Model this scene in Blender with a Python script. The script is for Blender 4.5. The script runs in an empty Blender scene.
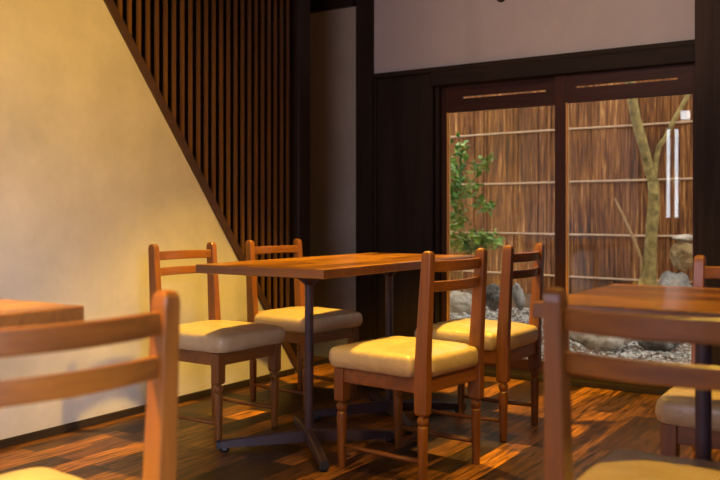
import bpy, bmesh, math, random
from mathutils import Vector, Matrix, noise
random.seed(7)
S = bpy.context.scene
COL = S.collection
PI = math.pi

# ------------------------------------------------------------------ camera
F, CX, HY, CH = 852.0, 360.0, 217.0, 0.908
YAW = math.radians(32.85)
c_, s_ = math.cos(YAW), math.sin(YAW)
def W(x, y, Z):                      # a point of the place seen at (x, y), Z metres ahead
    X = (x - CX) / F * Z
    return Vector((X * c_ - Z * s_, X * s_ + Z * c_, CH + (HY - y) / F * Z))

cam = bpy.data.cameras.new('camera'); camo = bpy.data.objects.new('camera', cam); COL.objects.link(camo)
camo.location = (0, 0, CH); camo.rotation_euler = (PI / 2, 0, YAW)
cam.lens = F / 720 * 36; cam.sensor_width = 36; cam.shift_y = -(240 - HY) / 720
cam.clip_start = 0.05
cam.dof.use_dof = True; cam.dof.focus_distance = 3.4; cam.dof.aperture_fstop = 3.6
S.camera = camo

# ------------------------------------------------------------------ materials
def mat(name):
    m = bpy.data.materials.new(name); m.use_nodes = True
    nt = m.node_tree; nt.nodes.clear()
    o = nt.nodes.new('ShaderNodeOutputMaterial'); b = nt.nodes.new('ShaderNodeBsdfPrincipled')
    nt.links.new(b.outputs[0], o.inputs[0])
    return m, nt, b
def N(nt, t, **k):
    n = nt.nodes.new(t)
    for a, v in k.items():
        if a in n.inputs: n.inputs[a].default_value = v
        else: setattr(n, a, v)
    return n
def coords(nt, scale=(1, 1, 1), rot=(0, 0, 0), rnd=True):
    tc = nt.nodes.new('ShaderNodeTexCoord'); mp = nt.nodes.new('ShaderNodeMapping')
    mp.inputs['Scale'].default_value = scale; mp.inputs['Rotation'].default_value = rot
    src = tc.outputs['Object']
    if rnd:
        oi = nt.nodes.new('ShaderNodeObjectInfo')
        ml = N(nt, 'ShaderNodeMath', operation='MULTIPLY'); ml.inputs[1].default_value = 17.0
        nt.links.new(oi.outputs['Random'], ml.inputs[0])
        ad = N(nt, 'ShaderNodeVectorMath', operation='ADD')
        nt.links.new(src, ad.inputs[0]); nt.links.new(ml.outputs[0], ad.inputs[1]); src = ad.outputs[0]
    nt.links.new(src, mp.inputs['Vector'])
    return mp.outputs[0]
def ramp(nt, fac, stops):
    r = nt.nodes.new('ShaderNodeValToRGB'); e = r.color_ramp.elements
    while len(e) < len(stops): e.new(0.5)
    for k, (p, c) in enumerate(stops): e[k].position = p; e[k].color = (*c, 1)
    nt.links.new(fac, r.inputs[0]); return r.outputs[0]
def bump(nt, b, h, strength, dist=0.002):
    n = N(nt, 'ShaderNodeBump', Strength=strength, Distance=dist)
    nt.links.new(h, n.inputs['Height']); nt.links.new(n.outputs[0], b.inputs['Normal'])

def wood(name, dark, light, axis='z', rough=0.38, freq=38, coat=0.0, spread=(0.28, 0.72), bmp=0.15, spec=0.5):
    m, nt, b = mat(name)
    st = freq / 14
    sc = {'x': (st, freq, freq), 'y': (freq, st, freq), 'z': (freq, freq, st)}[axis]
    v = coords(nt, sc)
    n1 = N(nt, 'ShaderNodeTexNoise', Scale=1.0, Detail=5.0, Roughness=0.6, Distortion=0.6); nt.links.new(v, n1.inputs['Vector'])
    v2 = coords(nt, tuple(q * 0.22 for q in sc))
    n2 = N(nt, 'ShaderNodeTexNoise', Scale=1.0, Detail=2.0); nt.links.new(v2, n2.inputs['Vector'])
    mx = N(nt, 'ShaderNodeMath', operation='MULTIPLY_ADD'); mx.inputs[1].default_value = 0.55
    ml = N(nt, 'ShaderNodeMath', operation='MULTIPLY'); ml.inputs[1].default_value = 0.45
    nt.links.new(n2.outputs[0], ml.inputs[0]); nt.links.new(n1.outputs[0], mx.inputs[0]); nt.links.new(ml.outputs[0], mx.inputs[2])
    nt.links.new(ramp(nt, mx.outputs[0], [(spread[0], dark), (spread[1], light)]), b.inputs['Base Color'])
    b.inputs['Roughness'].default_value = rough; b.inputs['Coat Weight'].default_value = coat; b.inputs['Coat Roughness'].default_value = 0.2
    b.inputs['Specular IOR Level'].default_value = spec
    bump(nt, b, n1.outputs[0], bmp)
    return m

CW = dict(dark=(0.075, 0.021, 0.004), light=(0.31, 0.102, 0.011), rough=0.38, coat=0.12)
wood_x = wood('chair_wood_x', axis='x', **CW); wood_y = wood('chair_wood_y', axis='y', **CW); wood_z = wood('chair_wood_z', axis='z', **CW)
DW = dict(dark=(0.012, 0.007, 0.004), light=(0.040, 0.023, 0.012), rough=0.7, spec=0.2)
dark_x = wood('dark_wood_x', axis='x', **DW); dark_y = wood('dark_wood_y', axis='y', **DW); dark_z = wood('dark_wood_z', axis='z', **DW)
slat_m = wood('slat_wood', (0.080, 0.033, 0.010), (0.20, 0.085, 0.022), 'z', 0.5, spec=0.3)
RD = dict(dark=(0.022, 0.006, 0.003), light=(0.070, 0.019, 0.006), rough=0.55, spec=0.25)
door_x = wood('door_wood_x', axis='x', **RD); door_z = wood('door_wood_z', axis='z', **RD)

def staves(name, tones, length, width, rough, coat, mortar, rotz=0.0, grain=55, gdark=0.55, bmp=0.25, rnd=False, spec=0.5):
    """boards along the object's y axis, each with a tone of its own"""
    m, nt, b = mat(name)
    v = coords(nt, (1, 1, 1), (0, 0, PI / 2 + rotz), rnd)
    br = N(nt, 'ShaderNodeTexBrick', offset=0.37, offset_frequency=2, squash=1.0)
    for k, q in (('Color1', (0, 0, 0, 1)), ('Color2', (1, 1, 1, 1)), ('Mortar', (0.5, 0.5, 0.5, 1)), ('Scale', 1.0), ('Mortar Size', mortar),
                 ('Brick Width', length), ('Row Height', width), ('Bias', 0.0)): br.inputs[k].default_value = q
    nt.links.new(v, br.inputs['Vector'])
    base = ramp(nt, br.outputs['Color'], tones)
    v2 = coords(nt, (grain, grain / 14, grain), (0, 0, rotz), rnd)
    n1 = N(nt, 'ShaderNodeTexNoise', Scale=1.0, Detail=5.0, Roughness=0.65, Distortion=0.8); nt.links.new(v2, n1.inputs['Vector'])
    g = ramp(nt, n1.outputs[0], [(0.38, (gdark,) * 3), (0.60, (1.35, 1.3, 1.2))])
    mu = N(nt, 'ShaderNodeMix', data_type='RGBA', blend_type='MULTIPLY'); mu.inputs['Factor'].default_value = 1.0
    nt.links.new(base, mu.inputs['A']); nt.links.new(g, mu.inputs['B'])
    mo = N(nt, 'ShaderNodeMix', data_type='RGBA'); mo.inputs['B'].default_value = (0.012, 0.007, 0.004, 1)
    nt.links.new(br.outputs['Fac'], mo.inputs['Factor']); nt.links.new(mu.outputs['Result'], mo.inputs['A'])
    nt.links.new(mo.outputs['Result'], b.inputs['Base Color'])
    b.inputs['Roughness'].default_value = rough; b.inputs['Coat Weight'].default_value = coat; b.inputs['Coat Roughness'].default_value = 0.12
    b.inputs['Specular IOR Level'].default_value = spec
    bump(nt, b, n1.outputs[0], bmp, 0.0015)
    return m
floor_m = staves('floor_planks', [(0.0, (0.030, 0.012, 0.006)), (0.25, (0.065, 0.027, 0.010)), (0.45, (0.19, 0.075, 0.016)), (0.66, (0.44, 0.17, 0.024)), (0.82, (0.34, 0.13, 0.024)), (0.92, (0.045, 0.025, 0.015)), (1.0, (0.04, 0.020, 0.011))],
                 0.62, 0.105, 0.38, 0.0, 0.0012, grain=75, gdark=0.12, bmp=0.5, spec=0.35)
top_y = staves('tabletop_wood', [(0.0, (0.12, 0.040, 0.007)), (0.5, (0.27, 0.100, 0.012)), (1.0, (0.46, 0.20, 0.024))], 0.70, 0.10, 0.28, 0.28, 0.0012, grain=55, gdark=0.42, bmp=0.08, rnd=True)

def plaster(name, col, var):
    m, nt, b = mat(name)
    v = coords(nt, (3, 3, 3), rnd=False)
    n = N(nt, 'ShaderNodeTexNoise', Scale=1.0, Detail=6.0, Roughness=0.65); nt.links.new(v, n.inputs['Vector'])
    nt.links.new(ramp(nt, n.outputs[0], [(0.3, tuple(q * (1 - var) for q in col)), (0.7, col)]), b.inputs['Base Color'])
    n2 = N(nt, 'ShaderNodeTexNoise', Scale=70.0, Detail=4.0); nt.links.new(v, n2.inputs['Vector'])
    b.inputs['Roughness'].default_value = 0.85; bump(nt, b, n2.outputs[0], 0.12)
    return m
plaster_m = plaster('wall_plaster', (0.58, 0.51, 0.42), 0.24)
grey_plaster = plaster('grey_wall_plaster', (0.52, 0.44, 0.39), 0.12)

def vinyl():
    m, nt, b = mat('beige_vinyl')
    v = coords(nt, (1, 1, 1))
    n = N(nt, 'ShaderNodeTexNoise', Scale=7.0, Detail=3.0, Distortion=0.8); nt.links.new(v, n.inputs['Vector'])
    nt.links.new(ramp(nt, n.outputs[0], [(0.3, (0.46, 0.325, 0.165)), (0.7, (0.61, 0.45, 0.235))]), b.inputs['Base Color'])
    b.inputs['Roughness'].default_value = 0.36; b.inputs['Coat Weight'].default_value = 0.15
    n3 = N(nt, 'ShaderNodeTexNoise', Scale=16.0, Detail=2.0, Distortion=2.2); nt.links.new(v, n3.inputs['Vector'])
    bump(nt, b, n3.outputs[0], 0.55, 0.006)
    return m
vinyl_m = vinyl()

def plain(name, col, rough, metal=0.0, var=0.25, scale=30, bmp=0.1, bd=0.002):
    m, nt, b = mat(name)
    v = coords(nt, (scale,) * 3)
    n = N(nt, 'ShaderNodeTexNoise', Scale=1.0, Detail=5.0, Roughness=0.65); nt.links.new(v, n.inputs['Vector'])
    nt.links.new(ramp(nt, n.outputs[0], [(0.3, tuple(q * (1 - var) for q in col)), (0.7, tuple(min(1, q * (1 + var)) for q in col))]), b.inputs['Base Color'])
    b.inputs['Roughness'].default_value = rough; b.inputs['Metallic'].default_value = metal
    bump(nt, b, n.outputs[0], bmp, bd)
    return m
metal_m = plain('painted_steel', (0.055, 0.029, 0.032), 0.45, 0.0, 0.1)
black_m = plain('black_rubber', (0.015, 0.015, 0.018), 0.4)
bamboo_m = plain('bamboo', (0.55, 0.36, 0.22), 0.55, 0, 0.2, 14)
bark_m = plain('mossy_bark', (0.29, 0.21, 0.065), 0.8, 0, 0.65, 16, 0.7, 0.004)
twig_m = plain('dry_twig', (0.42, 0.26, 0.10), 0.8)
soil_m = plain('garden_soil', (0.16, 0.085, 0.045), 0.95, 0, 0.5, 9, 0.6, 0.02)

def rock_mat(name, stops, scale=9):
    m, nt, b = mat(name)
    v = coords(nt, (scale,) * 3)
    n = N(nt, 'ShaderNodeTexNoise', Scale=1.0, Detail=8.0, Roughness=0.72); nt.links.new(v, n.inputs['Vector'])
    nt.links.new(ramp(nt, n.outputs[0], stops), b.inputs['Base Color'])
    b.inputs['Roughness'].default_value = 0.9; bump(nt, b, n.outputs[0], 0.9, 0.02)
    return m
rock_white = rock_mat('pale_stone', [(0.34, (0.22, 0.16, 0.11)), (0.48, (0.60, 0.50, 0.40)), (0.62, (0.85, 0.78, 0.68))])
rock_dark = rock_mat('dark_stone', [(0.32, (0.03, 0.028, 0.026)), (0.52, (0.13, 0.12, 0.11)), (0.68, (0.42, 0.41, 0.40))])
rock_grey = rock_mat('grey_stone', [(0.3, (0.10, 0.095, 0.09)), (0.5, (0.36, 0.34, 0.32)), (0.7, (0.62, 0.60, 0.57))])
rock_gold = rock_mat('ochre_stone', [(0.32, (0.13, 0.075, 0.03)), (0.5, (0.42, 0.28, 0.12)), (0.68, (0.70, 0.58, 0.38))], 14)

def pebble_mat():
    m, nt, b = mat('gravel_stones')
    v = coords(nt, (1, 1, 1), rnd=False)
    vo = N(nt, 'ShaderNodeTexVoronoi', Scale=38.0); nt.links.new(v, vo.inputs['Vector'])
    sp = N(nt, 'ShaderNodeSeparateColor'); nt.links.new(vo.outputs['Color'], sp.inputs[0])
    nt.links.new(ramp(nt, sp.outputs[0], [(0.0, (0.12, 0.11, 0.11)), (0.4, (0.36, 0.34, 0.32)), (0.75, (0.66, 0.62, 0.56)), (1, (0.80, 0.76, 0.70))]), b.inputs['Base Color'])
    b.inputs['Roughness'].default_value = 0.7
    return m
pebble_m = pebble_mat()

def fence_mat():
    m, nt, b = mat('cedar_bark')
    v = coords(nt, (70, 70, 3.2), rnd=False)
    n = N(nt, 'ShaderNodeTexNoise', Scale=1.0, Detail=6.0, Roughness=0.7, Distortion=0.4); nt.links.new(v, n.inputs['Vector'])
    v2 = coords(nt, (2.2, 2.2, 1.1), rnd=False)
    n2 = N(nt, 'ShaderNodeTexNoise', Scale=1.0, Detail=3.0); nt.links.new(v2, n2.inputs['Vector'])
    mx = N(nt, 'ShaderNodeMath', operation='MULTIPLY_ADD'); mx.inputs[1].default_value = 0.7
    ml = N(nt, 'ShaderNodeMath', operation='MULTIPLY'); ml.inputs[1].default_value = 0.3
    nt.links.new(n2.outputs[0], ml.inputs[0]); nt.links.new(n.outputs[0], mx.inputs[0]); nt.links.new(ml.outputs[0], mx.inputs[2])
    nt.links.new(ramp(nt, mx.outputs[0], [(0.38, (0.025, 0.008, 0.003)), (0.47, (0.16, 0.052, 0.011)), (0.56, (0.36, 0.135, 0.030)), (0.64, (0.80, 0.44, 0.16))]), b.inputs['Base Color'])
    b.inputs['Roughness'].default_value = 0.85; bump(nt, b, n.outputs[0], 0.8, 0.008)
    return m
fence_m = fence_mat()

def leaf_mat():
    m, nt, b = mat('green_leaves')
    v = coords(nt, (9, 9, 9), rnd=False)
    n = N(nt, 'ShaderNodeTexNoise', Scale=1.0, Detail=2.0); nt.links.new(v, n.inputs['Vector'])
    nt.links.new(ramp(nt, n.outputs[0], [(0.3, (0.03, 0.12, 0.015)), (0.5, (0.11, 0.29, 0.035)), (0.7, (0.38, 0.56, 0.08))]), b.inputs['Base Color'])
    b.inputs['Roughness'].default_value = 0.35
    return m
leaf_m = leaf_mat()

def glass_mat():
    m = bpy.data.materials.new('door_glass'); m.use_nodes = True; nt = m.node_tree; nt.nodes.clear()
    o = nt.nodes.new('ShaderNodeOutputMaterial'); mx = nt.nodes.new('ShaderNodeMixShader')
    t = N(nt, 'ShaderNodeBsdfTransparent'); t.inputs[0].default_value = (0.97, 0.98, 0.97, 1)
    g = N(nt, 'ShaderNodeBsdfGlossy', Roughness=0.0); fr = N(nt, 'ShaderNodeFresnel', IOR=1.5)
    nt.links.new(fr.outputs[0], mx.inputs[0]); nt.links.new(t.outputs[0], mx.inputs[1]); nt.links.new(g.outputs[0], mx.inputs[2])
    nt.links.new(mx.outputs[0], o.inputs[0]); return m
glass_m = glass_mat()
def emit(name, col, st):
    m = bpy.data.materials.new(name); m.use_nodes = True; nt = m.node_tree; nt.nodes.clear()
    o = nt.nodes.new('ShaderNodeOutputMaterial'); e = nt.nodes.new('ShaderNodeEmission')
    e.inputs[0].default_value = (*col, 1); e.inputs[1].default_value = st
    nt.links.new(e.outputs[0], o.inputs[0]); return m

# ------------------------------------------------------------------ mesh helpers
def obj(name, bm, m, parent=None, smooth=False, bevel=0.0, seg=2):
    bmesh.ops.recalc_face_normals(bm, faces=bm.faces[:])
    me = bpy.data.meshes.new(name); bm.to_mesh(me); bm.free()
    me.materials.append(m)
    if smooth:
        for p in me.polygons: p.use_smooth = True
    o = bpy.data.objects.new(name, me); COL.objects.link(o)
    if parent: o.parent = parent
    if bevel:
        b = o.modifiers.new('bevel', 'BEVEL'); b.width = bevel; b.segments = seg; b.limit_method = 'ANGLE'; b.angle_limit = math.radians(40)
    return o
def box(bm, x0, x1, y0, y1, z0, z1):
    vs = [bm.verts.new((x, y, z)) for z in (z0, z1) for x, y in ((x0, y0), (x1, y0), (x1, y1), (x0, y1))]
    for f in ((0, 1, 2, 3), (4, 5, 6, 7), (0, 1, 5, 4), (1, 2, 6, 5), (2, 3, 7, 6), (3, 0, 4, 7)): bm.faces.new([vs[i] for i in f])
def bx(*a):
    bm = bmesh.new(); box(bm, *a); return bm
def loft(bm, rings, cap=True):
    R = [[bm.verts.new(p) for p in r] for r in rings]
    n = len(R[0])
    for a, b in zip(R, R[1:]):
        for i in range(n): bm.faces.new((a[i], a[(i + 1) % n], b[(i + 1) % n], b[i]))
    if cap: bm.faces.new(R[0]); bm.faces.new(R[-1])
def circ(cx, cy, z, r, n=16): return [(cx + r * math.cos(2 * PI * k / n), cy + r * math.sin(2 * PI * k / n), z) for k in range(n)]
def sq(cx, cy, z, dx, dy): return [(cx - dx, cy - dy, z), (cx + dx, cy - dy, z), (cx + dx, cy + dy, z), (cx - dx, cy + dy, z)]
def lathe(bm, cx, cy, prof, n=16): loft(bm, [circ(cx, cy, z, r, n) for z, r in prof])
def tube(bm, pts, rad, n=10, wob=0.0):
    pts = [Vector(p) for p in pts]; rings = []
    ref = None
    for i, p in enumerate(pts):
        d = (pts[min(i + 1, len(pts) - 1)] - pts[max(i - 1, 0)]).normalized()
        if ref is None: ref = d.orthogonal().normalized()
        a = (ref - d * ref.dot(d)).normalized(); ref = a; b = d.cross(a)
        r = rad[i] if isinstance(rad, (list, tuple)) else rad
        rings.append([p + (a * math.cos(2 * PI * k / n) + b * math.sin(2 * PI * k / n)) * r * (1 + wob * noise.noise(p * 9 + Vector((k, 0, 0)))) for k in range(n)])
    loft(bm, rings)
def prism(bm, poly, axis, a, b):
    """poly of 2-D points extruded along axis between a and b"""
    def P(u, v, t): return {'x': (t, u, v), 'y': (u, t, v), 'z': (u, v, t)}[axis]
    loft(bm, [[P(u, v, a) for u, v in poly], [P(u, v, b) for u, v in poly]])
def thing(name, label, cat, loc=(0, 0, 0), rz=0.0, group=None):
    o = bpy.data.objects.new(name, None); COL.objects.link(o); o.empty_display_size = 0.1
    o.location = loc; o.rotation_euler = (0, 0, rz); o['label'] = label; o['category'] = cat
    if group: o['group'] = group
    return o
def tag(o, label, cat, group=None):
    o['label'] = label; o['category'] = cat
    if group: o['group'] = group
    return o
def struct(name, bm, m, parent=None, **k):
    o = obj(name, bm, m, parent, **k)
    if not parent: o['kind'] = 'structure'
    return o
def sempty(name, loc=(0, 0, 0)):
    o = bpy.data.objects.new(name, None); COL.objects.link(o); o.location = loc; o['kind'] = 'structure'; return o
def dup(root, loc, rz, label):
    r = root.copy(); COL.objects.link(r); r.location = loc; r.rotation_euler = (0, 0, rz); r['label'] = label
    for ch in list(root.children):
        q = ch.copy(); COL.objects.link(q); q.parent = r
        for g in list(ch.children):
            d = g.copy(); COL.objects.link(d); d.parent = q
    return r

# ------------------------------------------------------------------ room
XL, YB, XR, YR, ZC = -3.0, 4.53, 2.4, -2.6, 2.42
ND = 3.97                                         # where the stair string meets the floor
SL = 1.316
def zs(y): return (ND - y) * SL                   # lower edge of the stair string
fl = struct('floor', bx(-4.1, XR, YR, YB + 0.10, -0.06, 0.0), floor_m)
struct('ceiling', bx(-4.1, XR, YR, YB, ZC, ZC + 0.06), dark_y)
bm = bmesh.new(); ytop = ND - ZC / SL
prism(bm, [(YR, 0), (ND, 0), (ytop, ZC), (YR, ZC)], 'x', XL - 0.06, XL)
struct('wall_left', bm, plaster_m)
bm = bmesh.new(); box(bm, XL, XL + 0.012, YR, ND - 0.03, 0, 0.034)
struct('baseboard_left', bm, dark_y, bevel=0.003)
bm = bmesh.new()
for a in ((YR, -2.2, 0, ZC), (0.1, YB, 0, ZC), (-2.2, 0.1, 0, 0.8), (-2.2, 0.1, 2.0, ZC)): box(bm, XR, XR + 0.06, *a)
struct('wall_right', bm, plaster_m)
# garden side wall
bm = bmesh.new()
box(bm, -2.83, -0.60, YB, YB + 0.10, 1.79, ZC)
box(bm, -0.60, XR, YB, YB + 0.10, 0, ZC)
struct('wall_back', bm, grey_plaster)
struct('wall_stairs', bx(-3.44, -2.94, YB, YB + 0.10, 0, ZC), plaster('stair_wall_plaster', (0.43, 0.37, 0.27), 0.15))
struct('stair_wall_shade', bx(-4.05, -3.44, YB - 0.004, YB + 0.10, 0, ZC), dark_z)  # dark sheet added over the grey wall, stands for shade behind the slats
struct('wall_stairwell', bx(-4.1, -4.04, 0.5, YB, 0, ZC), dark_z)  # coloured dark for the shade seen through the slat gaps
struct('trim_1', bx(-4.04, -2.95, YB - 0.05, YB, 2.245, ZC), dark_x, bevel=0.004)
struct('trim_2', bx(-2.945, -2.82, YB - 0.02, YB + 0.10, 0, ZC), dark_z, bevel=0.004)       # corner post
bm = bmesh.new(); box(bm, -2.82, -0.90, YB - 0.03, YB + 0.10, 1.772, 1.80); box(bm, -2.405, -0.90, YB - 0.028, YB + 0.10, 1.69, 1.772)
struct('trim_3', bm, dark_x, bevel=0.003)                                                    # lintel
bm = bmesh.new()
box(bm, -2.82, -2.405, YB + 0.012, YB + 0.06, 0, 1.772)
for x0, x1 in ((-2.82, -2.80), (-2.425, -2.405)): box(bm, x0, x1, YB - 0.006, YB + 0.03, 0, 1.772)
struct('trim_5', bm, dark_z, bevel=0.002)                                                    # wood panel left of the door
struct('trim_6', bx(-2.405, -2.378, YB + 0.03, YB + 0.10, 0, 1.69), dark_z)
bm = bmesh.new(); box(bm, -2.82, -0.90, YB - 0.06, YB + 0.12, 0.0, 0.028); box(bm, -2.405, -0.90, YB + 0.0, YB + 0.012, 0.028, 0.034)
struct('trim_7', bm, dark_x, bevel=0.003)                                                    # sill

lit_edge_m = wood('lit_edge_wood', (0.60, 0.26, 0.05), (0.80, 0.38, 0.08), 'z', 0.4)  # orange stands for warm lamplight on the stile edges
post_m = wood('door_post_wood', (0.022, 0.013, 0.008), (0.065, 0.040, 0.024), 'z', 0.7, spec=0.2)
struct('trim_4', bx(-0.899, -0.60, YB - 0.075, YB + 0.10, 0, ZC), post_m, bevel=0.004)       # post right of the door
def leaf_door(name, x0, x1, y0, y1, sl, sr, slot):
    e = sempty(name, (0, 0, 0))
    bm = bmesh.new()
    box(bm, x0, x0 + sl, y0, y1, 0.030, 1.688); box(bm, x1 - sr, x1, y0, y1, 0.030, 1.688)
    obj('door_stile', bm, door_z, e, bevel=0.002)
    bm = bmesh.new(); a, b = x0 + sl, x1 - sr; zt = 1.535; za, zb = 1.612, 1.626
    box(bm, a, b, y0 + .003, y1 - .003, zt, za); box(bm, a, b, y0 + .003, y1 - .003, zb, 1.686)
    box(bm, a, slot[0], y0 + .003, y1 - .003, za, zb); box(bm, slot[1], b, y0 + .003, y1 - .003, za, zb)
    obj('top_rail', bm, door_x, e)
    obj('bottom_rail', bx(a, b, y0 + .003, y1 - .003, 0.032, 0.096), door_x, e, bevel=0.002)
    ym = (y0 + y1) / 2
    obj('lit_stile_edge', bx(a - .001, a + .009, y0 + .002, y1 - .002, .096, zt), lit_edge_m, e)  # strip added for the lamplit inner edge of the stile
    obj('glass_pane', bx(a, b, ym - .002, ym + .002, 0.096, zt), glass_m, e)
    return e
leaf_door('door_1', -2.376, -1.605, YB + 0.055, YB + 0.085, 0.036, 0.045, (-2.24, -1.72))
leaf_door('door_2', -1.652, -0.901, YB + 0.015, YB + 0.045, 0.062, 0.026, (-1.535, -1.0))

# rear wall with the street window (behind the camera)
bm = bmesh.new()
holes = [(-2.73, -2.675, 0.90, 2.08), (-2.625, -2.57, 0.90, 2.07), (-2.55, -2.42, 2.19, 2.31), (-2.41, 0.3, 0.75, 1.92)]
xs = sorted({XL - .06, XR, *[h[0] for h in holes], *[h[1] for h in holes]}); zsx = sorted({0, ZC, *[h[2] for h in holes], *[h[3] for h in holes]})
for a, b in zip(xs, xs[1:]):
    for q, r in zip(zsx, zsx[1:]):
        mx_, mz_ = (a + b) / 2, (q + r) / 2
        if not any(h[0] < mx_ < h[1] and h[2] < mz_ < h[3] for h in holes): box(bm, a, b, YR - 0.08, YR, q, r)
struct('wall_rear', bm, dark_z)
day_hi = emit('bright_daylit_pane', (0.86, 0.94, 1.0), 11.0)
day_lo = emit('frosted_daylit_pane', (0.74, 0.72, 1.0), 7.5)
bm = bmesh.new()
for h in holes[:3]: box(bm, h[0], h[1], YR - 0.06, YR - 0.05, h[2], h[3])
struct('window_1', bm, day_hi)
w3 = sempty('fill_window')  # unseen glowing window, added as a cool fill
obj('window_pane', bx(XR + 0.04, XR + 0.05, -2.2, 0.1, 0.8, 2.0), emit('fill_pane', (0.74, 0.80, 1.0), 1.0), w3)
bm = bmesh.new()
for k in range(5): box(bm, XR + 0.01, XR + 0.04, -2.2 + k * 0.5675, -2.17 + k * 0.5675, 0.8, 2.0)
obj('window_frame', bm, dark_z, w3)
w2 = sempty('window_2')
obj('window_pane', bx(*holes[3][:2], YR - 0.06, YR - 0.05, *holes[3][2:]), day_lo, w2)
bm = bmesh.new()
for k in range(7):
    x = -2.41 + k * (2.71 - 0.03) / 6; box(bm, x, x + 0.03, YR - 0.045, YR - 0.005, 0.75, 1.92)
obj('window_frame', bm, dark_z, w2)

# ------------------------------------------------------------------ stair screen and stairs
scr = thing('stair_screen', 'tall dark brown vertical slat screen rising along the staircase above the yellow wall', 'slat screen', (XL, 0, 0))
P = 0.0562
bm = bmesh.new(); y = 3.885
while y > ytop + 0.06:
    zb = zs(y) + 0.03
    x0, x1, w = -0.010, 0.002, 0.0098
    vs = []
    lo = [(x0, y - w, zs(y - w) + .03), (x1, y - w, zs(y - w) + .03), (x1, y + w, zs(y + w) + .03), (x0, y + w, zs(y + w) + .03)]
    loft(bm, [lo, [(a, b, ZC) for a, b, _ in lo]])
    y -= P
obj('slat_panel', bm, slat_m, scr)
bm = bmesh.new(); dz = 0.072
prism(bm, [(ND - .0, 0.0), (ND - .0, dz + .0), (ytop + dz / SL, ZC), (ytop, ZC)], 'x', -0.05, 0.012)
obj('stair_string', bm, wood('string_wood', (0.045, 0.02, 0.011), (0.09, 0.04, 0.02), 'y', 0.45), scr, bevel=0.002)
obj('end_post', bx(-0.07, 0.015, ND + .0, ND + 0.112, 0, ZC), wood('post_wood', (0.020, 0.012, 0.008), (0.050, 0.030, 0.020), 'z', 0.4, spec=0.25), scr, bevel=0.003)
st = thing('staircase', 'steep dark wooden staircase hidden behind the vertical slat screen', 'stairs', (0, 0, 0))
bm = bmesh.new(); bm2 = bmesh.new()
for k in range(10):
    y1 = ND - 0.05 - k * 0.167; z1 = 0.22 * (k + 1)
    box(bm, -3.98, -3.09, y1 - 0.20, y1, z1 - 0.03, z1); box(bm2, -3.98, -3.09, y1 - 0.167 - .02, y1 - 0.167, z1, z1 + 0.19)
obj('treads', bm, dark_x, st, bevel=0.003); obj('risers', bm2, dark_x, st)

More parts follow.
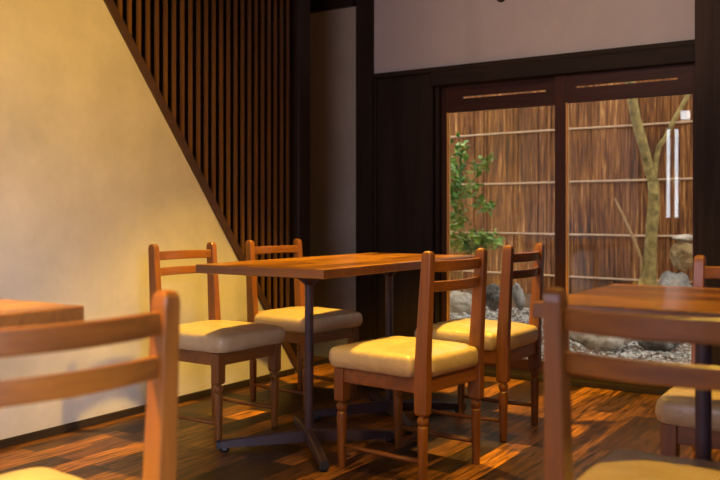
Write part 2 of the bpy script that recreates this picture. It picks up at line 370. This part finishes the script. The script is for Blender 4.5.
# ------------------------------------------------------------------ chair
def lean(z): return -0.178 - max(0.0, z - 0.40) * 0.06
def make_chair(label):
    t = thing('dining_chair', label, 'chair', group='wooden dining chairs')
    turned = lambda x, y: [(0.0, .0135), (.004, .0145), (.09, .0165), (.18, .0185), (.198, .0180), (.204, .0140), (.208, .0140), (.211, .0175), (.218, .0195), (.226, .0195), (.231, .0175), (.234, .0130), (.240, .0130), (.244, .018)]
    for sy in (-1, 1):
        bm = bmesh.new(); y = sy * 0.172
        lathe(bm, -0.178, y, turned(0, 0))
        R = []
        for z, d, w in ((.238, .017, .014), (.246, .024, .0175), (.30, .0255, .018), (.42, .0245, .0175), (.60, .0215, .0165), (.740, .019, .0155), (.772, .0187, .0155), (.783, .0172, .0145), (.790, .0135, .012), (.793, .008, .007)):
            R.append(sq(lean(z), y, z, d, w))
        loft(bm, R); obj('rear_post', bm, wood_z, t, bevel=0.004)
        bm = bmesh.new(); lathe(bm, 0.178, y, turned(0, 0))
        loft(bm, [sq(.178, y, .238, .015, .015), sq(.178, y, .247, .0205, .0205), sq(.178, y, .362, .0215, .0215)])
        obj('front_leg', bm, wood_z, t, bevel=0.0035)
        bm = bmesh.new(); tube(bm, [(-.168, y, .082), (-.05, y, .080), (.05, y, .080), (.168, y, .082)], [.0085, .0095, .0095, .0085])
        obj('stretcher', bm, wood_x, t, smooth=True)
    bm = bmesh.new(); za, zb = 0.312, 0.366
    for sy in (-1, 1): box(bm, -.155, .160, sy * .174 - .011, sy * .174 + .011, za, zb)
    box(bm, .170, .192, -.153, .153, za, zb); box(bm, -.192, -.170, -.155, .155, za, zb)
    obj('seat_frame', bm, wood_y, t, bevel=0.003)
    for z0, z1 in ((.722, .760), (.655, .690)):
        bm = bmesh.new(); R = []
        for k in range(11):
            u = -1 + k * 0.2; y = u * .159; xb = -.030 * (1 - u * u) + .004
            a = lean(z0) + xb; b = lean(z1) + xb
            R.append([(a - .009, y, z0), (a + .009, y, z0), (b + .009, y, z1), (b - .009, y, z1)])
        loft(bm, R); obj('back_rail', bm, wood_y, t, bevel=0.004)
    # cushion: rounded, notched round the posts
    out = []
    def arc(cx, cy, r, a0, a1, n=5): return [(cx + r * math.cos(math.radians(a0 + (a1 - a0) * k / n)), cy + r * math.sin(math.radians(a0 + (a1 - a0) * k / n))) for k in range(n + 1)]
    def line(a, b, n=8): return [(a[0] + (b[0] - a[0]) * k / n, a[1] + (b[1] - a[1]) * k / n) for k in range(1, n)]
    segs = [arc(.176, .158, .03, 0, 90), arc(-.118, .172, .016, 90, 180), arc(-.172, .130, .014, 90, 180),
            arc(-.172, -.130, .014, 180, 270), arc(-.118, -.172, .016, 180, 270), arc(.176, -.158, .03, -90, 0)]
    for k, sgm in enumerate(segs):
        out += sgm; nx = segs[(k + 1) % len(segs)]
        n = 10 if math.dist(sgm[-1], nx[0]) > .1 else 3
        out += line(sgm[-1], nx[0], n)
    def pk(x, y, z):                     # gathered folds near the corners
        q = max(0.0, min(abs(x), abs(y)) - .10) / .07
        return 1 + .012 * min(q, 1) * math.sin(math.atan2(y, x) * 46) * max(0, 1 - abs(z - .395) / .035)
    bm = bmesh.new(); R = []
    for ins, z in ((.012, .364), (.003, .366), (-.002, .371), (-.006, .392), (-.0055, .415), (-.002, .427), (.004, .433), (.014, .437), (.045, .444), (.085, .451), (.13, .456), (.165, .457)):
        f = 1 - ins / .19
        R.append([(x * f * 1.07 * pk(x, y, z), y * f * 1.05 * pk(x, y, z), z + .0025 * noise.noise(Vector((x * 16, y * 16, z * 20)))) for x, y in out])
    loft(bm, R); obj('seat_cushion', bm, vinyl_m, t, smooth=True)
    return t
chairs = [
    ((-2.498, 2.735, 0), math.radians(-2), 'wooden chair against the yellow wall at the near end of the middle table'),
    ((-2.53, 3.40, 0), math.radians(-6), 'wooden chair backed by the slat screen at the far end of the middle table'),
    ((-1.538, 2.715, 0), PI + math.radians(-6), 'wooden chair with seat and legs in full view, right of the middle table'),
    ((-1.562, 3.385, 0), PI, 'wooden chair nearest the garden door, right of middle table'),
    ((-0.314, 1.54, 0), PI / 2, 'blurred wooden chair with its back to the camera before the right foreground table'),
    ((-0.362, 2.52, 0), -PI / 2, 'wooden chair beyond the right table, back against the dark door post'),
    ((-1.208, 0.82, 0), PI + math.radians(-8), 'orange-lit blurred wooden chair in the bottom left corner beside the left table'),
]
c0 = make_chair(chairs[0][2]); c0.location = chairs[0][0]; c0.rotation_euler = (0, 0, chairs[0][1])
for loc, rz, lab in chairs[1:]: dup(c0, loc, rz, lab)

# ------------------------------------------------------------------ tables
edge_m = wood('table_edge_wood', (0.12, 0.042, 0.009), (0.30, 0.115, 0.022), 'x', 0.4, freq=30)
def make_table(label):
    """0.60 x 1.27, long side along y"""
    t = thing('restaurant_table', label, 'table', group='pedestal tables')
    tt = obj('tabletop', bx(-.30, .30, -.635, .635, .693, .727), top_y, t, bevel=0.003)
    tt.data.materials.append(edge_m)
    for p_ in tt.data.polygons:
        if abs(p_.normal.z) < .5: p_.material_index = 1
    for sy in (-1, 1):
        cy = sy * .309
        bm = bmesh.new(); lathe(bm, 0, cy, [(.05, .0175), (.68, .0175)], 18)
        p = obj('pole', bm, metal_m, t, smooth=True)
        p.data.set_sharp_from_angle(angle=math.radians(40))
        bm = bmesh.new(); box(bm, -.11, .11, cy - .11, cy + .11, .690, .696)
        for k in range(4):
            a = PI / 4 + k * PI / 2; d = Vector((math.cos(a), math.sin(a))); n = Vector((-d.y, d.x)) * .012
            q = [(.012, .650), (.018, .640), (.075, .690), (.012, .690)]
            loft(bm, [[(d.x * u + n.x * s, cy + d.y * u + n.y * s, z) for u, z in q] for s in (-1, 1)])
        obj('mount_plate', bm, metal_m, t)
        bm = bmesh.new(); loft(bm, [sq(0, cy, .022, .022, .022), sq(0, cy, .070, .022, .022), sq(0, cy, .074, .019, .019)])
        bmesh.ops.rotate(bm, verts=bm.verts[:], cent=(0, cy, 0), matrix=Matrix.Rotation(PI / 4, 3, 'Z'))
        obj('hub', bm, metal_m, t, bevel=0.002)
        for k in range(4):
            a = PI / 4 + k * PI / 2; d = Vector((math.cos(a), math.sin(a))); n = Vector((-d.y, d.x))
            def sec(u, z0, z1, w): return [(d.x * u + n.x * w * s, cy + d.y * u + n.y * w * s, z) for s, z in ((-1, z0), (1, z0), (1, z1 - .004), (.6, z1), (-.6, z1), (-1, z1 - .004))]
            bm = bmesh.new(); loft(bm, [sec(.015, .022, .070, .016), sec(.19, .018, .057, .0155), sec(.345, .016, .043, .015), sec(.352, .017, .040, .014)])
            f = obj('foot', bm, metal_m, t)
            bm = bmesh.new(); px, py = d.x * .332, cy + d.y * .332
            lathe(bm, px, py, [(0, .016), (.008, .019), (.017, .017)], 14)
            loft(bm, [sec(.349, .014, .042, .0155), sec(.362, .014, .041, .0155)])
            obj('foot_cap', bm, black_m, f)
    return t
t1 = make_table('long wooden pedestal table in the middle with four chairs around it')
t1.location = (-2.0, 3.035, 0)
t2 = dup(t1, (-0.040, 2.020, 0), PI / 2, 'glossy wooden table at right foreground between two facing chairs')
dup(t1, (-1.718, 0.523, 0), 0, 'wooden table corner cut off by the left edge in front of the yellow wall')

for ch in t2.children:
    if not ch.name.startswith('tabletop'): ch.location = (0, .040, 0)

# ------------------------------------------------------------------ lamps
warm = (1.0, 0.61, 0.085)
lens_m = emit('lamp_lens', (1.0, 0.7, 0.35), 12.0)
def downlight(x, y, power, label, target=None, angle=120, blend=0.7, rad=0.035, col=None):
    t = thing('ceiling_spotlight', label, 'lamp', (x, y, ZC), group='ceiling spotlights')
    bm = bmesh.new(); lathe(bm, 0, 0, [(0, .05), (-.07, .05), (-.07, .042), (-.02, .040)], 20)
    obj('housing', bm, black_m, t)
    bm = bmesh.new(); lathe(bm, 0, 0, [(-.025, .040), (-.022, .040)], 20); obj('lens', bm, lens_m, t)
    l = bpy.data.lights.new('spotlight_beam', 'SPOT'); l.energy = power; l.color = col or warm; l.spot_size = math.radians(angle); l.spot_blend = blend; l.shadow_soft_size = rad
    o = bpy.data.objects.new('spotlight_beam', l); COL.objects.link(o); o.parent = t; o.location = (0, 0, -.09)
    if target:
        d = Vector(target) - Vector((x, y, ZC - .09)); o.rotation_euler = d.to_track_quat('-Z', 'Y').to_euler()
downlight(-1.85, 3.14, 430, 'ceiling spotlight above the middle table, out of the picture', angle=86, blend=.6)
downlight(-1.50, 0.30, 600, 'ceiling spotlight above the bottom left chair, out of the picture', angle=84, blend=.5)
downlight(-0.35, 2.25, 165, 'ceiling spotlight above the right table, out of the picture', angle=80, blend=.5)
downlight(-1.35, 1.9, 205, 'ceiling spotlight aimed at the yellow wall, out of the picture', (-3.0, 2.4, 1.36), 68, 1.0, .2)
downlight(-1.0, 2.6, 55, 'added ceiling spotlight brightening the wall above the garden door, out of the picture', (-1.5, 4.53, 2.1), 70, 1.0, .035, (1.0, .76, .55))  # unseen lamp added to lift the upper plaster
downlight(-1.45, 0.85, 120, 'added ceiling spotlight brightening the four chairs, out of the picture', (-1.38, 2.95, .7), 46, .8)  # unseen extra lamp, added to warm the chairs' near faces
# cool fill light added at the added right-wall window, for the lower left wall
al = bpy.data.lights.new('cool_fill', 'AREA'); al.shape = 'RECTANGLE'; al.size = 2.1; al.size_y = 1.1; al.energy = 46; al.color = (0.72, 0.76, 1.0); al.spread = math.radians(38)
ao = bpy.data.objects.new('cool_fill', al); COL.objects.link(ao); ao.location = (XR - 0.02, -1.05, 1.4)
ao.rotation_euler = (Vector((-3.0, 1.5, -0.35)) - ao.location).to_track_quat('-Z', 'Y').to_euler()
pe = thing('pendant_fitting', 'small dark round-bottomed pendant tip at the top edge of the picture', 'lamp', (*W(501, 0, 3.66)[:2], 0))
zb = W(501, 2.2, 3.66).z
bm = bmesh.new(); lathe(bm, 0, 0, [(zb, .004), (zb + .002, .010), (zb + .007, .016), (zb + .016, .019), (zb + .05, .022), (zb + .13, .024), (zb + .15, .012), (zb + .16, .004)], 18)
obj('lamp_body', bm, black_m, pe, smooth=True)
bm = bmesh.new(); lathe(bm, 0, 0, [(zb + .155, .003), (ZC, .003)], 8); obj('cord', bm, black_m, pe)

# ------------------------------------------------------------------ garden
gy0, gy1 = YB + 0.10, 8.2
bm = bmesh.new(); n = 26
def sm(t): t = max(0.0, min(1.0, t)); return t * t * (3 - 2 * t)
def gz(x, y):
    return -0.03 + 0.10 * sm((y - 6.0) / 0.9) + 0.17 * sm((-1.75 - x) / 0.4) * sm((y - 5.0) / 0.9) + 0.008 * noise.noise(Vector((x * 5, y * 5, 0)))
vg = [[bm.verts.new((-5.0 + 6.5 * i / 40, gy0 + (gy1 - gy0) * j / n, gz(-5.0 + 6.5 * i / 40, gy0 + (gy1 - gy0) * j / n))) for i in range(41)] for j in range(n + 1)]
for j in range(n):
    for i in range(40): bm.faces.new((vg[j][i], vg[j][i + 1], vg[j + 1][i + 1], vg[j + 1][i]))
g = obj('garden_ground', bm, soil_m, smooth=True); g['kind'] = 'structure'
bm = bmesh.new()
tmpl = bmesh.new(); bmesh.ops.create_icosphere(tmpl, subdivisions=1, radius=1.0); tv = [v.co.copy() for v in tmpl.verts]; tf = [[v.index for v in f.verts] for f in tmpl.faces]; tmpl.free()
def pebble(x, y, z, r):
    sx, sy, sz = r * random.uniform(.8, 1.3), r * random.uniform(.8, 1.2), r * random.uniform(.5, .8); a = random.uniform(0, 6.28); ca, sa = math.cos(a), math.sin(a)
    vs = [bm.verts.new((x + ca * p.x * sx - sa * p.y * sy, y + sa * p.x * sx + ca * p.y * sy, z + p.z * sz)) for p in tv]
    for f in tf: bm.faces.new([vs[i] for i in f])
for k in range(7000):
    x = random.uniform(-3.3, -0.75); y = random.uniform(4.75, 6.35)
    pebble(x, y, gz(x, y) + .006, random.uniform(.006, .015))
gr = obj('gravel', bm, pebble_m); gr['kind'] = 'stuff'; tag(gr, 'pale gravel strip lying between the glass door and the garden rocks', 'gravel')

# fence
FX, FY = -1.75, 6.93; FA = math.radians(-6.4)
fe = thing('bark_fence', 'tall brown cedar bark fence with horizontal bamboo rails across the garden', 'fence', (FX, FY, 0), FA)
bm = bmesh.new(); x = -2.6
while x < 1.6:
    w = random.uniform(.012, .045); d = random.uniform(0, .014)
    box(bm, x, x + w + .004, d, .06, 0.0, 2.25 + random.uniform(-.02, .02)); x += w
obj('bark_panel', bm, fence_m, fe)
for rz_ in (2.08, 1.648, 1.203, .764, .409):
    bm = bmesh.new(); pts = []; rad = []
    x = -2.6; ph = random.uniform(0, 9)
    while x < 1.6:
        for dx, r in ((0, .0095), (.012, .0125), (.022, .0095)):
            pts.append((x + dx, -.008, rz_ + .012 * noise.noise(Vector((x * .9, ph, 0))))); rad.append(r)
        x += random.uniform(.17, .27)
    tube(bm, pts, rad, 10); obj('bamboo_rail', bm, bamboo_m, fe, smooth=True)

# tree
ZT = 6.3
base = W(648, 290, ZT); base.z = gz(base.x, base.y)
tr = thing('garden_tree', 'mossy green tree trunk forking into two branches behind the right door pane', 'tree', base)
def rel(x, y, Z=ZT): return W(x, y, Z) - base
fork = rel(653, 182)
bm = bmesh.new()
pts = [Vector((0, 0, -.05)), rel(647, 285), rel(650, 265), rel(652, 240), rel(653, 215), rel(654, 195), fork]
tube(bm, pts, [.075, .062, .046, .042, .041, .041, .043], 14, .35)
obj('trunk', bm, bark_m, tr, smooth=True)
bm = bmesh.new(); tube(bm, [fork - Vector((0, 0, .05)), fork, rel(649, 168), rel(645, 152), rel(640, 134), rel(636, 120), rel(632, 98), rel(628, 70), rel(621, 30)], [.034, .037, .036, .036, .037, .036, .033, .03, .026], 12, .3)
obj('branch', bm, bark_m, tr, smooth=True)
bm = bmesh.new(); tube(bm, [fork - Vector((0, 0, .05)), fork + Vector((.01, 0, .01)), rel(656, 160), rel(659, 146), rel(666, 137), rel(675, 118), rel(687, 97), rel(700, 72), rel(720, 30)], [.018, .021, .018, .0175, .0175, .017, .016, .014, .011], 10, .2)
obj('branch', bm, bark_m, tr, smooth=True)
b2 = W(643, 272, 6.3); b2.z = gz(b2.x, b2.y)
tp = W(614.5, 198, 6.3) - b2
bm = bmesh.new(); tube(bm, [Vector((0, 0, -.02)), W(641, 258, 6.3) - b2, W(634, 240, 6.3) - b2, W(624, 217, 6.3) - b2, tp], [.013, .012, .011, .010, .006], 8, .2)
o = obj('bare_stake', bm, twig_m, None, smooth=True); o.location = b2; tag(o, 'thin bare tan stick leaning left from the foot of the tree', 'stick')

# rocks
def rock(name, x, y0, y1, w, Z, m, label, depth=.8, seed=0, rough=.35, sub=4, tilt=0.0, zb=None):
    """x centre, y0 top, y1 bottom in the view, w width in pixels, Z metres ahead"""
    k = Z / F; top = W(x, y0, Z); bot = W(x, y1, Z); h = top.z - bot.z
    bm = bmesh.new(); bmesh.ops.create_icosphere(bm, subdivisions=sub, radius=1.0)
    for v in bm.verts:
        d = v.co.normalized(); q = Vector((seed * 3.1, seed * 1.7, 0))
        r = 1 + rough * (noise.noise(d * 1.3 + q) * .8 + .45 * noise.noise(d * 3.1 + q) + .22 * noise.noise(d * 7 + q))
        v.co = d * r
    xs_ = [v.co.x for v in bm.verts]; ys_ = [v.co.y for v in bm.verts]; zs_ = [v.co.z for v in bm.verts]
    wx = w * k; dy = wx * depth
    for v in bm.verts:
        v.co = Vector(((v.co.x - min(xs_)) / (max(xs_) - min(xs_)) * wx - wx / 2, (v.co.y - min(ys_)) / (max(ys_) - min(ys_)) * dy - dy / 2, (v.co.z - min(zs_)) / (max(zs_) - min(zs_)) * h))
        v.co.x += tilt * v.co.z
    o = obj(name, bm, m, None, smooth=True); o.location = bot; o.rotation_euler = (0, 0, YAW)
    tag(o, label, 'rock', 'garden rocks'); return o
rock('garden_rock', 598, 322, 352, 68, 5.95, rock_white, 'long pale boulder beyond the right door pane, seen under the right table', .55, 1, .3)
rock('garden_rock', 659, 330, 352, 44, 5.95, rock_dark, 'dark mottled rock beside the long pale boulder, under the right table', .7, 2, .35)
rock('garden_rock', 674, 270.5, 336, 46, 6.3, rock_grey, 'grey rounded rock at the base of the stone stack by the right door edge', .8, 3, .3)
rock('garden_rock', 684, 241, 271, 29, 6.3, rock_gold, 'rough ochre stone in the middle of the stone stack by the right door edge', .9, 4, .3)
rock('garden_rock', 685, 234, 241.5, 24, 6.3, rock_white, 'white capping stone on top of the stone stack', .9, 5, .3)
rock('garden_rock', 459, 291, 313, 29, 6.15, rock_white, 'white rock behind the back rails of the nearest right chair', .8, 6, .25)
rock('garden_rock', 494, 283, 311, 25, 6.2, rock_dark, 'dark jagged rock in the garden seen between two chair backs', .8, 7, .5)
rock('garden_rock', 521, 282, 311, 13, 6.2, rock_grey, 'narrow grey leaning stone seen through the far right chair back', 1.0, 8, .3, tilt=-.15)

# shrub
sb = W(462, 292, 6.3); sb.z = gz(sb.x, sb.y)
sh = thing('garden_shrub', 'bright green leafy shrub in front of the bark fence behind the left door pane', 'shrub', sb)
bm = bmesh.new()
R3 = lambda x, y, dz=0.0: W(x, y, 6.3 + dz) - sb
stems = [([(462, 292), (460, 250), (458, 205), (459, 142)], .010), ([(459, 220), (468, 190), (480, 165), (490, 160)], .005), ([(459, 225), (472, 205), (486, 200), (490, 207)], .005),
         ([(461, 262), (474, 248), (488, 238), (498, 236)], .006), ([(461, 255), (452, 240), (446, 232)], .005), ([(466, 240), (471, 215), (474, 205)], .004), ([(458, 200), (451, 180), (449, 150)], .005)]
for pts, r in stems: tube(bm, [R3(x, y, .05 * math.sin(k + r * 900)) for k, (x, y) in enumerate(pts)], [r * (1 - .2 * k) for k in range(len(pts))], 7)
obj('stems', bm, twig_m, sh, smooth=True)
bm = bmesh.new()
def leaf(p, L, d):
    d = d.normalized(); u = Vector((random.gauss(0, .5), random.gauss(0, .5), 1.0)); s = d.cross(u)
    if s.length < .01: return
    s.normalize(); u = s.cross(d); w = L * random.uniform(.20, .30); fold = .12 * L
    q = [p, p + d * L * .35 + s * w + u * fold, p + d * L * .72 + s * w * .7 + u * fold * .6, p + d * L - u * L * .12, p + d * L * .72 - s * w * .7 + u * fold * .6, p + d * L * .35 - s * w + u * fold]
    m1, m2 = p + d * L * .35, p + d * L * .72
    V = [bm.verts.new(a) for a in (*q, m1, m2)]
    for f in ((0, 1, 6), (1, 2, 7, 6), (2, 3, 7), (3, 4, 7), (4, 5, 6, 7), (5, 0, 6)): bm.faces.new([V[i] for i in f])
blobs = [(459, 150, 7, 10, 45), (456, 172, 9, 14, 75), (455, 195, 9, 14, 75), (457, 218, 10, 12, 70), (480, 168, 8, 6, 34), (487, 161, 7, 4, 18), (470, 187, 9, 7, 34), (483, 203, 9, 6, 38), (489, 208, 4, 4, 12),
         (458, 240, 14, 8, 75), (478, 239, 14, 7, 75), (491, 242, 10, 7, 50), (470, 250, 12, 5, 45), (452, 225, 5, 8, 22), (484, 238, 14, 5, 60), (457, 185, 8, 30, 60)]
for x, y, rx, ry, n in blobs:
    for k in range(n):
        p = R3(random.gauss(x, rx * .55), random.gauss(y, ry * .55), random.uniform(-.16, .16))
        leaf(p, random.uniform(.045, .08), Vector((random.gauss(0, 1), random.gauss(0, 1), random.gauss(-.1, .5))))
obj('foliage', bm, leaf_m, sh)

# ------------------------------------------------------------------ sky and view
w = bpy.data.worlds.new('sky'); S.world = w; w.use_nodes = True
bg = w.node_tree.nodes['Background']; bg.inputs[0].default_value = (1.0, 0.97, 0.91, 1); bg.inputs[1].default_value = 1.95
S.view_settings.view_transform = 'Standard'; S.view_settings.look = 'None'; S.view_settings.exposure = 0.0; S.view_settings.gamma = 1.0
S.view_settings.use_curve_mapping = False
